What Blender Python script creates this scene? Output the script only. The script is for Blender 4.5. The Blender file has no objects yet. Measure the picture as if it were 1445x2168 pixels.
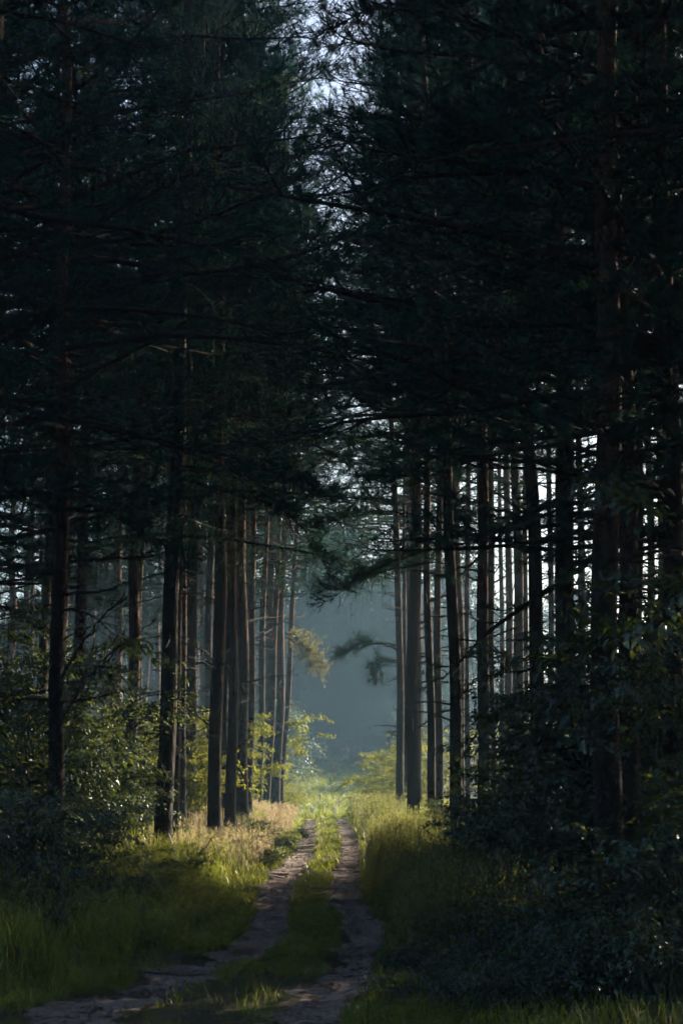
import bpy, math, random
import numpy as np
from mathutils import Vector, Matrix, Quaternion

R = math.radians
scene = bpy.context.scene
col = scene.collection

# ------------------------------------------------------------------ camera, sky, sun, exposure
FPX, CX, CY = 3011.0, 722.5, 1084.0          # focal length and centre, in the photograph's pixels
HOR, EYE = 1610.0, 2.2
PITCH = math.atan((HOR - CY) / FPX)

cam_data = bpy.data.cameras.new("camera")
cam = bpy.data.objects.new("camera", cam_data)
col.objects.link(cam)
cam.location = (0, 0, EYE)
cam.rotation_euler = (R(90) + PITCH, 0, 0)
cam_data.sensor_fit = 'VERTICAL'
cam_data.sensor_height = 36.0
cam_data.lens = 36.0 * FPX / 2168.0
cam_data.clip_start, cam_data.clip_end = 0.1, 2000
cam_data.dof.use_dof = True
cam_data.dof.focus_distance = 52.0
cam_data.dof.aperture_fstop = 4.0
scene.camera = cam

SUN_EL, SUN_AZ = R(21), R(49)                 # azimuth clockwise from the view direction (+Y)
world = bpy.data.worlds.new("World")
scene.world = world
world.use_nodes = True
wn = world.node_tree
wn.nodes.clear()
sky = wn.nodes.new("ShaderNodeTexSky")
sky.sky_type = 'NISHITA'
sky.sun_disc = False
sky.sun_elevation = SUN_EL
sky.sun_rotation = SUN_AZ
sky.air_density, sky.dust_density, sky.ozone_density = 1.0, 4.0, 2.0
bg = wn.nodes.new("ShaderNodeBackground")
bg.inputs['Strength'].default_value = 0.13
wo = wn.nodes.new("ShaderNodeOutputWorld")
wn.links.new(sky.outputs['Color'], bg.inputs['Color'])
wn.links.new(bg.outputs['Background'], wo.inputs['Surface'])

sun_data = bpy.data.lights.new("sun", 'SUN')
sun_data.energy = 5.0
sun_data.angle = R(0.5)
sun_data.color = (1.0, 0.86, 0.66)
sun = bpy.data.objects.new("sun", sun_data)
col.objects.link(sun)
sdir = Vector((math.sin(SUN_AZ) * math.cos(SUN_EL), math.cos(SUN_AZ) * math.cos(SUN_EL), math.sin(SUN_EL)))
sun.rotation_euler = sdir.to_track_quat('Z', 'Y').to_euler()
sun.location = sdir * 60

scene.view_settings.view_transform = 'Standard'
scene.view_settings.look = 'None'
scene.view_settings.exposure = 1.38
scene.view_settings.gamma = 1.0
scene.render.engine = 'CYCLES'
cy = scene.cycles
cy.max_bounces = 3
cy.diffuse_bounces = 1
cy.glossy_bounces = 1
cy.transmission_bounces = 1
cy.volume_bounces = 0
cy.use_denoising = True
cy.denoising_input_passes = 'RGB'
cy.use_adaptive_sampling = True
cy.adaptive_threshold = 0.025
cy.sample_clamp_indirect = 3.0
cy.sample_clamp_direct = 6.0

# ------------------------------------------------------------------ helpers
rng = np.random.RandomState(7)


def at(px, py, Y):
    """the world point seen at a photograph pixel at depth Y"""
    u, v = (px - CX) / FPX, (CY - py) / FPX
    d = np.array([u, math.cos(PITCH) - v * math.sin(PITCH), math.sin(PITCH) + v * math.cos(PITCH)])
    d = d * (Y / d[1])
    return np.array([d[0], d[1], EYE + d[2]])


def depth_of(py, z=0.0):
    v = (CY - py) / FPX
    dz = math.sin(PITCH) + v * math.cos(PITCH)
    dy = math.cos(PITCH) - v * math.sin(PITCH)
    return (z - EYE) * dy / dz


def gp(px, py):
    p = at(px, py, depth_of(py))
    return p[0], p[1]


class MB:
    """collects geometry for ONE mesh"""
    def __init__(self):
        self.v, self.t, self.q, self.n, self.mi = [], [], [], 0, []

    def add(self, v, t=None, q=None):
        v = np.asarray(v, dtype=np.float32)
        if t is not None and len(t):
            self.t.append(np.asarray(t, dtype=np.int64) + self.n)
        if q is not None and len(q):
            self.q.append(np.asarray(q, dtype=np.int64) + self.n)
        self.v.append(v)
        self.n += len(v)

    def tube(self, pts, rad, seg=6, cap=True):
        pts = np.asarray(pts, float)
        n = len(pts)
        rad = np.broadcast_to(np.asarray(rad, float), (n,)) if np.ndim(rad) < 2 else np.asarray(rad, float)
        tan = np.gradient(pts, axis=0)
        tan /= np.linalg.norm(tan, axis=1)[:, None] + 1e-9
        ref = np.array([1.0, 0, 0]) if abs(tan[0][0]) < 0.8 else np.array([0, 1.0, 0])
        a = np.cross(tan, ref)
        a /= np.linalg.norm(a, axis=1)[:, None] + 1e-9
        b = np.cross(tan, a)
        ang = np.arange(seg) * 2 * math.pi / seg
        rr = rad if rad.ndim == 2 else np.repeat(rad[:, None], seg, 1)
        V = pts[:, None, :] + rr[:, :, None] * (a[:, None, :] * np.cos(ang)[None, :, None] + b[:, None, :] * np.sin(ang)[None, :, None])
        V = V.reshape(-1, 3)
        i = np.arange(n - 1)[:, None] * seg
        j = np.arange(seg)[None, :]
        j2 = (j + 1) % seg
        q = np.stack([i + j, i + j2, i + seg + j2, i + seg + j], -1).reshape(-1, 4)
        t = None
        if cap:
            V = np.vstack([V, pts[-1:]])
            k = (n - 1) * seg
            t = np.stack([k + np.arange(seg), k + (np.arange(seg) + 1) % seg, np.full(seg, n * seg)], -1)
        self.add(V, t, q)

    def part(self, other, index):
        """take in another builder's geometry with its own material slot"""
        for t in other.t: self.t.append(t + self.n); self.mi.append((len(self.t) - 1, 't', index))
        for q in other.q: self.q.append(q + self.n); self.mi.append((len(self.q) - 1, 'q', index))
        self.v += other.v
        self.n += other.n
        return self

    def mesh(self, name, mat, smooth=False):
        me = bpy.data.meshes.new(name)
        V = np.concatenate(self.v)
        t = np.concatenate(self.t) if self.t else np.zeros((0, 3), np.int64)
        q = np.concatenate(self.q) if self.q else np.zeros((0, 4), np.int64)
        loops = np.concatenate([t.ravel(), q.ravel()]).astype(np.int32)
        me.vertices.add(len(V))
        me.vertices.foreach_set("co", V.astype(np.float32).ravel())
        me.loops.add(len(loops))
        me.loops.foreach_set("vertex_index", loops)
        starts = np.concatenate([np.arange(len(t)) * 3, len(t) * 3 + np.arange(len(q)) * 4]).astype(np.int32)
        me.polygons.add(len(starts))
        me.polygons.foreach_set("loop_start", starts)
        if smooth:
            me.polygons.foreach_set("use_smooth", np.ones(len(starts), dtype=bool))
        for mm in (mat if isinstance(mat, (list, tuple)) else [mat]):
            me.materials.append(mm)
        if self.mi:
            ti, qi = [np.zeros(len(a), np.int32) for a in self.t], [np.zeros(len(a), np.int32) for a in self.q]
            for k, w, ix in self.mi:
                (ti if w == 't' else qi)[k][:] = ix
            me.polygons.foreach_set("material_index", np.concatenate(ti + qi))
        me.update(calc_edges=True)
        return me


def link(name, data, parent=None):
    o = bpy.data.objects.new(name, data)
    col.objects.link(o)
    o.parent = parent
    return o


def tag(o, label=None, cat=None, group=None, kind=None):
    if label: o["label"] = label
    if cat: o["category"] = cat
    if group: o["group"] = group
    if kind: o["kind"] = kind
    return o


def unit(v):
    v = np.asarray(v, float)
    return v / (np.linalg.norm(v, axis=-1, keepdims=True) + 1e-9)


def rnd_unit(r, n):
    return unit(r.normal(size=(n, 3)))


_perm = np.random.RandomState(3).rand(256, 256)


def vnoise(x, y, s):
    """smooth value noise 0..1"""
    x = np.asarray(x, float) / s + 100.3
    y = np.asarray(y, float) / s + 57.7
    xi, yi = np.floor(x).astype(int), np.floor(y).astype(int)
    fx, fy = x - xi, y - yi
    fx, fy = fx * fx * (3 - 2 * fx), fy * fy * (3 - 2 * fy)
    g = lambda i, j: _perm[i % 256, j % 256]
    return (g(xi, yi) * (1 - fx) + g(xi + 1, yi) * fx) * (1 - fy) + (g(xi, yi + 1) * (1 - fx) + g(xi + 1, yi + 1) * fx) * fy


# ------------------------------------------------------------------ materials
def new_mat(name):
    m = bpy.data.materials.new(name)
    m.use_nodes = True
    nt = m.node_tree
    nt.nodes.clear()
    out = nt.nodes.new("ShaderNodeOutputMaterial")
    return m, nt, out


def N(nt, typ, **kw):
    n = nt.nodes.new(typ)
    for k, v in kw.items():
        if k in n.inputs.keys():
            n.inputs[k].default_value = v
        else:
            setattr(n, k, v)
    return n


def ramp(nt, fac, stops):
    r = nt.nodes.new("ShaderNodeValToRGB")
    e = r.color_ramp.elements
    while len(e) < len(stops):
        e.new(0.5)
    for el, (p, c) in zip(e, stops):
        el.position = p
        el.color = (*c, 1)
    nt.links.new(fac, r.inputs['Fac'])
    return r.outputs['Color']


def leaf_mat(name, refl, trans, tmix=0.45, gloss=0.05, rough=0.35):
    """thin leaves: diffuse + translucent + a waxy gloss; colour varies leaf by leaf and plant by plant"""
    m, nt, out = new_mat(name)
    geo = N(nt, "ShaderNodeNewGeometry")
    oi = N(nt, "ShaderNodeObjectInfo")
    add = N(nt, "ShaderNodeMath", operation='MULTIPLY_ADD')
    nt.links.new(oi.outputs['Random'], add.inputs[0])
    add.inputs[1].default_value = 0.35
    sc = N(nt, "ShaderNodeMath", operation='MULTIPLY')
    nt.links.new(geo.outputs['Random Per Island'], sc.inputs[0])
    sc.inputs[1].default_value = 0.65
    nt.links.new(sc.outputs[0], add.inputs[2])
    c1 = ramp(nt, add.outputs[0], refl)
    c2 = ramp(nt, add.outputs[0], trans)
    d = N(nt, "ShaderNodeBsdfDiffuse")
    t = N(nt, "ShaderNodeBsdfTranslucent")
    nt.links.new(c1, d.inputs['Color'])
    nt.links.new(c2, t.inputs['Color'])
    mx = N(nt, "ShaderNodeMixShader")
    mx.inputs[0].default_value = tmix
    nt.links.new(d.outputs[0], mx.inputs[1])
    nt.links.new(t.outputs[0], mx.inputs[2])
    last = mx.outputs[0]
    if gloss > 0:
        g = N(nt, "ShaderNodeBsdfGlossy", Roughness=rough)
        g.inputs['Color'].default_value = (0.9, 0.9, 0.9, 1)
        m2 = N(nt, "ShaderNodeMixShader")
        fr = N(nt, "ShaderNodeLayerWeight", Blend=0.35)
        mul = N(nt, "ShaderNodeMath", operation='MULTIPLY_ADD')
        nt.links.new(fr.outputs['Fresnel'], mul.inputs[0])
        mul.inputs[1].default_value = gloss * 3
        mul.inputs[2].default_value = gloss
        nt.links.new(mul.outputs[0], m2.inputs[0])
        nt.links.new(last, m2.inputs[1])
        nt.links.new(g.outputs[0], m2.inputs[2])
        last = m2.outputs[0]
    nt.links.new(last, out.inputs['Surface'])
    return m


def bark_mat(name, low, high, z0, z1, scale=9.0, rough=0.9):
    m, nt, out = new_mat(name)
    tc = N(nt, "ShaderNodeTexCoord")
    mp = N(nt, "ShaderNodeMapping")
    mp.inputs['Scale'].default_value = (scale, scale, scale * 0.22)
    nt.links.new(tc.outputs['Object'], mp.inputs['Vector'])
    vo = N(nt, "ShaderNodeTexVoronoi", feature='DISTANCE_TO_EDGE', Scale=1.0)
    nz = N(nt, "ShaderNodeTexNoise", Scale=3.0, Detail=6.0, Roughness=0.65)
    nt.links.new(mp.outputs[0], nz.inputs['Vector'])
    wob = N(nt, "ShaderNodeMixRGB", Fac=0.25)
    nt.links.new(mp.outputs[0], wob.inputs[1])
    nt.links.new(nz.outputs['Color'], wob.inputs[2])
    nt.links.new(wob.outputs[0], vo.inputs['Vector'])
    sep = N(nt, "ShaderNodeSeparateXYZ")
    nt.links.new(tc.outputs['Object'], sep.inputs[0])
    n2 = N(nt, "ShaderNodeTexNoise", Scale=0.7, Detail=3.0)
    nt.links.new(tc.outputs['Object'], n2.inputs['Vector'])
    addn = N(nt, "ShaderNodeMath", operation='MULTIPLY_ADD')
    nt.links.new(n2.outputs['Fac'], addn.inputs[0])
    addn.inputs[1].default_value = 5.0
    nt.links.new(sep.outputs['Z'], addn.inputs[2])
    mr = N(nt, "ShaderNodeMapRange")
    mr.inputs['From Min'].default_value = z0 + 2.5
    mr.inputs['From Max'].default_value = z1 + 2.5
    nt.links.new(addn.outputs[0], mr.inputs['Value'])
    colr = ramp(nt, mr.outputs[0], [(0, low), (1, high)])
    crack = ramp(nt, vo.outputs['Distance'], [(0.0, (0.25, 0.25, 0.25)), (0.22, (1, 1, 1))])
    mul = N(nt, "ShaderNodeMixRGB", blend_type='MULTIPLY', Fac=0.85)
    nt.links.new(colr, mul.inputs[1])
    nt.links.new(crack, mul.inputs[2])
    mul2 = N(nt, "ShaderNodeMixRGB", blend_type='MULTIPLY', Fac=0.6)
    nt.links.new(mul.outputs[0], mul2.inputs[1])
    nt.links.new(ramp(nt, nz.outputs['Fac'], [(0.25, (0.5, 0.5, 0.5)), (0.75, (1.25, 1.2, 1.15))]), mul2.inputs[2])
    b = N(nt, "ShaderNodeBump", Strength=0.8, Distance=0.03)
    nt.links.new(vo.outputs['Distance'], b.inputs['Height'])
    p = N(nt, "ShaderNodeBsdfPrincipled", Roughness=rough)
    p.inputs['Specular IOR Level'].default_value = 0.25
    nt.links.new(mul2.outputs[0], p.inputs['Base Color'])
    nt.links.new(b.outputs[0], p.inputs['Normal'])
    nt.links.new(p.outputs[0], out.inputs['Surface'])
    return m


M_BARK = bark_mat("pine_bark", (0.046, 0.037, 0.033), (0.19, 0.10, 0.06), 4.0, 11.0)
M_SPRUCE = bark_mat("spruce_bark", (0.06, 0.055, 0.055), (0.09, 0.07, 0.06), 2.0, 16.0, 12.0)
M_TWIG = bark_mat("dead_wood", (0.06, 0.052, 0.048), (0.075, 0.06, 0.052), 3.0, 12.0, 25.0, 0.75)
M_LIMB = bark_mat("limb_bark", (0.04, 0.036, 0.034), (0.09, 0.06, 0.045), 6.0, 14.0, 20.0)
M_NEEDLE = leaf_mat("pine_needles", [(0, (0.013, 0.070, 0.064)), (1, (0.026, 0.096, 0.074))],
                    [(0, (0.02, 0.07, 0.04)), (1, (0.06, 0.11, 0.05))], 0.2, 0.0, 0.45)
M_NEEDLE2 = leaf_mat("brightened_needles", [(0, (0.018, 0.130, 0.108)), (1, (0.036, 0.165, 0.120))],
                     [(0, (0.03, 0.10, 0.055)), (1, (0.10, 0.16, 0.06))], 0.25, 0.0, 0.45)  # brighter copy of the pine needles; skylight on high crowns put into colour
M_SPRUCEN = leaf_mat("spruce_needles", [(0, (0.020, 0.15, 0.110)), (1, (0.040, 0.19, 0.12))],
                     [(0, (0.04, 0.12, 0.03)), (1, (0.12, 0.18, 0.05))], 0.4, 0.02, 0.4)
M_LEAF = leaf_mat("broad_leaves", [(0, (0.014, 0.085, 0.072)), (0.8, (0.028, 0.12, 0.085)), (1, (0.07, 0.11, 0.02))],
                  [(0, (0.06, 0.13, 0.02)), (1, (0.22, 0.24, 0.03))], 0.35, 0.06, 0.52)
M_LOW = leaf_mat("bramble_leaves", [(0, (0.014, 0.080, 0.068)), (0.8, (0.026, 0.11, 0.075)), (1, (0.05, 0.09, 0.02))],
                 [(0, (0.08, 0.14, 0.02)), (1, (0.2, 0.2, 0.03))], 0.35, 0.04, 0.38)
M_LEAF2 = leaf_mat("sapling_leaves", [(0, (0.05, 0.10, 0.02)), (1, (0.085, 0.12, 0.022))],
                   [(0, (0.22, 0.28, 0.025)), (1, (0.46, 0.42, 0.04))], 0.55, 0.015, 0.5)
M_FARLEAF = leaf_mat("far_leaves", [(0, (0.018, 0.050, 0.034)), (1, (0.035, 0.075, 0.04))],
                     [(0, (0.04, 0.07, 0.02)), (1, (0.08, 0.1, 0.03))], 0.2, 0.0, 0.5)
M_GOLD = leaf_mat("sunlit_gold_needles", [(0, (0.09, 0.11, 0.05)), (1, (0.19, 0.18, 0.08))], [(0, (0.24, 0.25, 0.09)), (1, (0.38, 0.34, 0.14))], 0.4, 0.02, 0.45)  # warm sunlight on the hanging boughs put into the needle colour
M_GRASS = leaf_mat("grass_blades", [(0, (0.07, 0.14, 0.02)), (0.75, (0.14, 0.20, 0.025)), (0.88, (0.30, 0.25, 0.09)), (1, (0.40, 0.32, 0.16))],
                   [(0, (0.26, 0.38, 0.03)), (0.75, (0.46, 0.48, 0.05)), (0.88, (0.52, 0.42, 0.14)), (1, (0.58, 0.45, 0.22))], 0.5, 0.02, 0.4)
M_STRAW = leaf_mat("dry_grass", [(0, (0.07, 0.105, 0.02)), (0.6, (0.12, 0.16, 0.04)), (0.82, (0.38, 0.33, 0.18)), (1, (0.50, 0.42, 0.28))],
                   [(0, (0.20, 0.30, 0.04)), (0.6, (0.32, 0.36, 0.07)), (0.8, (0.42, 0.32, 0.14)), (1, (0.50, 0.38, 0.22))], 0.5, 0.02, 0.5)
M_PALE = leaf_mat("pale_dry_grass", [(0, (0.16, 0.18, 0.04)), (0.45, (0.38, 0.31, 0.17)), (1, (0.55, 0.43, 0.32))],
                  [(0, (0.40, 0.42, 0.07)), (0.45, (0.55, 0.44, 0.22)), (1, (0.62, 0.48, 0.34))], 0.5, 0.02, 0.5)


def ground_material():
    m, nt, out = new_mat("forest_floor")
    tc = N(nt, "ShaderNodeTexCoord")
    n1 = N(nt, "ShaderNodeTexNoise", Scale=0.6, Detail=5.0)
    n2 = N(nt, "ShaderNodeTexNoise", Scale=14.0, Detail=6.0, Roughness=0.7)
    nt.links.new(tc.outputs['Object'], n1.inputs['Vector'])
    nt.links.new(tc.outputs['Object'], n2.inputs['Vector'])
    c1 = ramp(nt, n1.outputs['Fac'], [(0.35, (0.045, 0.05, 0.018)), (0.65, (0.085, 0.065, 0.04))])
    c2 = ramp(nt, n2.outputs['Fac'], [(0.3, (0.45, 0.45, 0.45)), (0.7, (1.3, 1.25, 1.2))])
    mul = N(nt, "ShaderNodeMixRGB", blend_type='MULTIPLY', Fac=1.0)
    nt.links.new(c1, mul.inputs[1]); nt.links.new(c2, mul.inputs[2])
    b = N(nt, "ShaderNodeBump", Strength=0.7, Distance=0.05)
    nt.links.new(n2.outputs['Fac'], b.inputs['Height'])
    p = N(nt, "ShaderNodeBsdfPrincipled", Roughness=0.95)
    nt.links.new(mul.outputs[0], p.inputs['Base Color']); nt.links.new(b.outputs[0], p.inputs['Normal'])
    nt.links.new(p.outputs[0], out.inputs['Surface'])
    return m


def dirt_material():
    m, nt, out = new_mat("bare_dirt")
    tc = N(nt, "ShaderNodeTexCoord")
    n1 = N(nt, "ShaderNodeTexNoise", Scale=1.3, Detail=4.0)
    n2 = N(nt, "ShaderNodeTexNoise", Scale=22.0, Detail=6.0, Roughness=0.7)
    v = N(nt, "ShaderNodeTexVoronoi", Scale=26.0)
    for n in (n1, n2, v):
        nt.links.new(tc.outputs['Object'], n.inputs['Vector'])
    c1 = ramp(nt, n1.outputs['Fac'], [(0.3, (0.24, 0.185, 0.165)), (0.7, (0.46, 0.375, 0.35))])
    c2 = ramp(nt, n2.outputs['Fac'], [(0.3, (0.5, 0.48, 0.46)), (0.7, (1.25, 1.22, 1.2))])
    c3 = ramp(nt, v.outputs['Distance'], [(0.02, (1.35, 1.35, 1.35)), (0.16, (0.95, 0.95, 0.95))])
    mul = N(nt, "ShaderNodeMixRGB", blend_type='MULTIPLY', Fac=1.0)
    nt.links.new(c1, mul.inputs[1]); nt.links.new(c2, mul.inputs[2])
    mul2 = N(nt, "ShaderNodeMixRGB", blend_type='MULTIPLY', Fac=0.6)
    nt.links.new(mul.outputs[0], mul2.inputs[1]); nt.links.new(c3, mul2.inputs[2])
    b = N(nt, "ShaderNodeBump", Strength=0.9, Distance=0.04)
    nt.links.new(n2.outputs['Fac'], b.inputs['Height'])
    p = N(nt, "ShaderNodeBsdfPrincipled", Roughness=0.9)
    nt.links.new(mul2.outputs[0], p.inputs['Base Color']); nt.links.new(b.outputs[0], p.inputs['Normal'])
    nt.links.new(p.outputs[0], out.inputs['Surface'])
    return m


# ------------------------------------------------------------------ terrain and track
_py = np.array([-60, 0, 12, 30, 45, 57, 66, 76, 86, 100, 115, 140, 180, 320.])
_pz = np.array([0, 0, 0, 0, -0.02, 0.02, -0.75, -1.25, -0.85, 0.35, 1.3, 3.5, 7, 15.])
_fy = np.arange(-60, 320, 0.5)
_fz = np.interp(_fy, _py, _pz)
_k = np.exp(-0.5 * (np.arange(-8, 9) / 3.2) ** 2); _k /= _k.sum()
_fz = np.convolve(np.pad(_fz, 8, mode='edge'), _k, mode='valid')

LEFT_RUT = [(664, 1722, 18), (656, 1745, 22), (652, 1775, 32), (636, 1812, 44), (598, 1862, 58), (574, 1910, 68), (576, 1950, 74), (558, 1988, 82),
            (508, 2014, 96), (430, 2048, 115), (330, 2088, 130), (225, 2125, 150), (130, 2160, 170), (30, 2200, 180)]
RIGHT_RUT = [(714, 1722, 18), (728, 1745, 24), (740, 1775, 34), (744, 1810, 42), (735, 1850, 52), (722, 1885, 62), (738, 1918, 66), (768, 1950, 70),
             (776, 1985, 76), (758, 2025, 84), (720, 2075, 105), (676, 2125, 125), (632, 2170, 150), (580, 2230, 170)]


def rut_curve(lst, far):
    P = []
    for px, py, w in lst:
        x, y = gp(px, py)
        P.append((y, x, w * y / FPX))
    P += far
    P.sort()
    return np.array(P)


RL = rut_curve(LEFT_RUT, [(66, -1.7, .35), (76, -1.9, .35), (88, -1.7, .35), (100, -0.9, .35), (114, 0.3, .35), (150, 3, .45)])
RR = rut_curve(RIGHT_RUT, [(66, -0.5, .35), (76, -0.7, .35), (88, -0.4, .35), (100, 0.45, .35), (114, 1.7, .35), (150, 4.4, .45)])


def smooth_interp(y, C, k):
    y = np.asarray(y, float)
    acc = 0
    for dy, w in ((-0.7, .25), (0, .5), (0.7, .25)):
        acc = acc + w * np.interp(y + dy, C[:, 0], C[:, k])
    return acc


xl = lambda y: smooth_interp(y, RL, 1)
xr = lambda y: smooth_interp(y, RR, 1)
wl = lambda y: smooth_interp(y, RL, 2)
wr = lambda y: smooth_interp(y, RR, 2)
sstep = lambda a, b, x: (lambda t: t * t * (3 - 2 * t))(np.clip((x - a) / (b - a), 0, 1))


def zf(x, y):
    x, y = np.asarray(x, float), np.asarray(y, float)
    z = np.interp(y, _fy, _fz)
    L, Rr = xl(y), xr(y)
    near = 1 - sstep(60, 70, y) * 0.4
    z = z - near * 0.07 * (np.exp(-((x - L) / (wl(y) * .55 + .05)) ** 2) + np.exp(-((x - Rr) / (wr(y) * .55 + .05)) ** 2))
    z = z + 0.30 * sstep(0.8, 4.0, L - x) + 0.22 * sstep(0.8, 4.0, x - Rr)
    z = z + 0.14 * (vnoise(x, y, 3.1) - .5) * sstep(.5, 2.0, np.minimum(np.abs(x - L), np.abs(x - Rr))) + 0.05 * (vnoise(x, y, .7) - .5)
    z = z + 1.2 * (vnoise(x, y, 23) - .5) * sstep(8, 25, np.abs(x))
    return z


zg = lambda x, y: float(zf(x, y))


def grid_mesh(xs, ys, dz=0.0):
    X, Y = np.meshgrid(xs, ys)
    V = np.stack([X, Y, zf(X, Y) + dz], -1).reshape(-1, 3)
    nx, ny = len(xs), len(ys)
    i = np.arange(ny - 1)[:, None] * nx
    j = np.arange(nx - 1)[None, :]
    q = np.stack([i + j, i + j + 1, i + nx + j + 1, i + nx + j], -1).reshape(-1, 4)
    return V, q


xs = np.unique(np.concatenate([np.linspace(-260, -20, 30), np.linspace(-20, -5, 40), np.arange(-5, 5, .1), np.linspace(5, 20, 40), np.linspace(20, 260, 30)]))
ys = np.unique(np.concatenate([np.linspace(-50, 8, 12), np.arange(8, 30, .12), np.arange(30, 70, .3), np.arange(70, 125, 1.0), np.linspace(125, 300, 30)]))
mb = MB(); mb.add(*[grid_mesh(xs, ys)[0]], q=grid_mesh(xs, ys)[1])
ground = link("ground", mb.mesh("ground", ground_material(), True))
tag(ground, "dark forest floor of soil and moss under the trees", "ground", kind="structure")

mb = MB()
M_DIRT = dirt_material()
for cx, cw in ((xl, wl), (xr, wr)):
    Y = np.concatenate([np.arange(8.5, 30, .06), np.arange(30, 60, .15), np.arange(60, 118, .5)])
    S = np.linspace(-1, 1, 21)
    edge_l = 1 + .9 * (vnoise(Y, Y * 0 + 3, .45) - .5) + .5 * (vnoise(Y, Y * 0 + 9, .15) - .5)
    edge_r = 1 + .9 * (vnoise(Y, Y * 0 + 13, .45) - .5) + .5 * (vnoise(Y, Y * 0 + 19, .15) - .5)
    half = (cw(Y) * .70)[:, None] * np.where(S[None, :] < 0, edge_l[:, None], edge_r[:, None])
    X = cx(Y)[:, None] + half * S[None, :]
    YY = np.repeat(Y[:, None], len(S), 1)
    Z = zf(X, YY) + .012 - .03 * (np.abs(S)[None, :] ** 6) + .05 * (vnoise(X, YY * 2.0, .4) - .5) + .012 * np.sin(YY * 38 + 3 * vnoise(X, YY, .5)) * (np.abs(S)[None, :] < .6) + .02 * (vnoise(X * 5, YY, .4) - .5)
    V = np.stack([X, YY, Z], -1).reshape(-1, 3)
    n = len(S)
    i = np.arange(len(Y) - 1)[:, None] * n; j = np.arange(n - 1)[None, :]
    mb.add(V, q=np.stack([i + j, i + j + 1, i + n + j + 1, i + n + j], -1).reshape(-1, 4))
track = link("dirt_track", mb.mesh("dirt_track", M_DIRT, True))
tag(track, "pair of bare dirt wheel ruts winding away through the forest", "track", kind="structure")


# ------------------------------------------------------------------ foliage geometry
def needles(mb, A, B, per, L, w, r, spread=0.9, fwd=0.55, hang=0.0):
    """thin needle faces along twigs A->B"""
    A, B = np.asarray(A), np.asarray(B)
    n = len(A)
    A = np.repeat(A, per, 0); B = np.repeat(B, per, 0)
    t = r.uniform(0.08, 1.02, size=(n * per, 1))
    P = A + (B - A) * t
    D = unit(unit(B - A) * fwd + rnd_unit(r, n * per) * spread + np.array([0, 0, -hang]))
    S = unit(np.cross(D, rnd_unit(r, n * per)))
    ll = L * r.uniform(.65, 1.2, size=(n * per, 1))
    V = np.stack([P - S * w / 2, P + S * w / 2, P + D * ll], 1).reshape(-1, 3)
    mb.add(V, np.arange(n * per * 3).reshape(-1, 3))


def twig_tris(mb, A, B, w, r):
    A, B = np.asarray(A), np.asarray(B)
    n = len(A)
    D = unit(B - A)
    S = unit(np.cross(D, rnd_unit(r, n)))
    T = np.cross(D, S)
    V = np.stack([A + S * w, A - S * w * .5 + T * w * .87, A - S * w * .5 - T * w * .87, B], 1).reshape(-1, 3)
    i = np.arange(n)[:, None] * 4
    t = np.concatenate([i + np.array([[0, 1, 3]]), i + np.array([[1, 2, 3]]), i + np.array([[2, 0, 3]])])
    mb.add(V, t)


def leaves(mb, P, D, size, r, aspect=0.55, fold=0.18):
    """pointed leaves of six vertices folded along the midrib; P stalk points, D directions"""
    n = len(P)
    D = unit(D)
    up = unit(np.array([0, 0, 1.0]) + .4 * rnd_unit(r, n))
    S = unit(np.cross(D, up))
    U = np.cross(S, D)
    s = (size * r.uniform(.6, 1.25, size=(n, 1)))
    a = aspect * s
    base, tip = P, P + D * s - U * s * .12
    m = P + D * s * .45
    l = m + S * a * .5 + U * s * fold
    rr = m - S * a * .5 + U * s * fold
    V = np.stack([base, l, tip, rr, m], 1).reshape(-1, 3)
    i = np.arange(n)[:, None] * 5
    t = np.concatenate([i + np.array([[0, 4, 1]]), i + np.array([[1, 4, 2]]), i + np.array([[0, 3, 4]]), i + np.array([[3, 2, 4]])])
    mb.add(V, t)


def curve_pts(p0, d0, length, n, r, bend=(0, 0, 0), wob=.12):
    """polyline that starts along d0 and drifts towards bend"""
    P = [np.asarray(p0, float)]
    d = unit(np.asarray(d0, float))
    for k in range(n):
        d = unit(d + np.asarray(bend) / n + r.normal(size=3) * wob / math.sqrt(n))
        P.append(P[-1] + d * length / n)
    return np.array(P)


def branch_foliage(limb, ndl, path, r, r0, sec=7, twn=6, per=22, secL=.34, twL=.36, L=.10, w=.008, start=.25, droop=0.0, hang=0.0):
    """side shoots, twigs and needles along a limb path"""
    ln = np.linalg.norm(np.diff(path, axis=0), axis=1).sum()
    n = len(path)
    A, B = [], []
    for k in range(sec + 1):
        t = start + (1 - start) * (k + r.uniform(-.3, .3)) / sec
        t = min(max(t, .05), .999)
        f = t * (n - 1); i = int(f); f -= i
        p = path[i] * (1 - f) + path[i + 1] * f
        d = unit(path[i + 1] - path[i])
        side = unit(np.cross(d, [0, 0, 1.0])) * (1 if k % 2 else -1)
        sl = ln * secL * r.uniform(.6, 1.2) * (1.15 - .7 * t)
        if k == sec:
            side = side * .1
        sp = curve_pts(p, d * .75 + side * r.uniform(.5, 1.0) + np.array([0, 0, r.uniform(-.15, .25) - droop]), sl, 4, r, (0, 0, .25 - droop - hang), .25)
        limb.tube(sp, np.linspace(r0 * .32, r0 * .1, 5), 4, False)
        for q in range(twn):
            f2 = r.uniform(.25, 1.0) * 4; i2 = min(int(f2), 3); f2 -= i2
            tp = sp[i2] * (1 - f2) + sp[i2 + 1] * f2
            td = unit(unit(sp[i2 + 1] - sp[i2]) * .8 + r.normal(size=3) * .55 + np.array([0, 0, .25 - hang * 2]))
            A.append(tp); B.append(tp + td * twL * r.uniform(.6, 1.3))
    twig_tris(limb, A, B, .006, r)
    needles(ndl, A, B, per, L, w, r, hang=hang)


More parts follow.
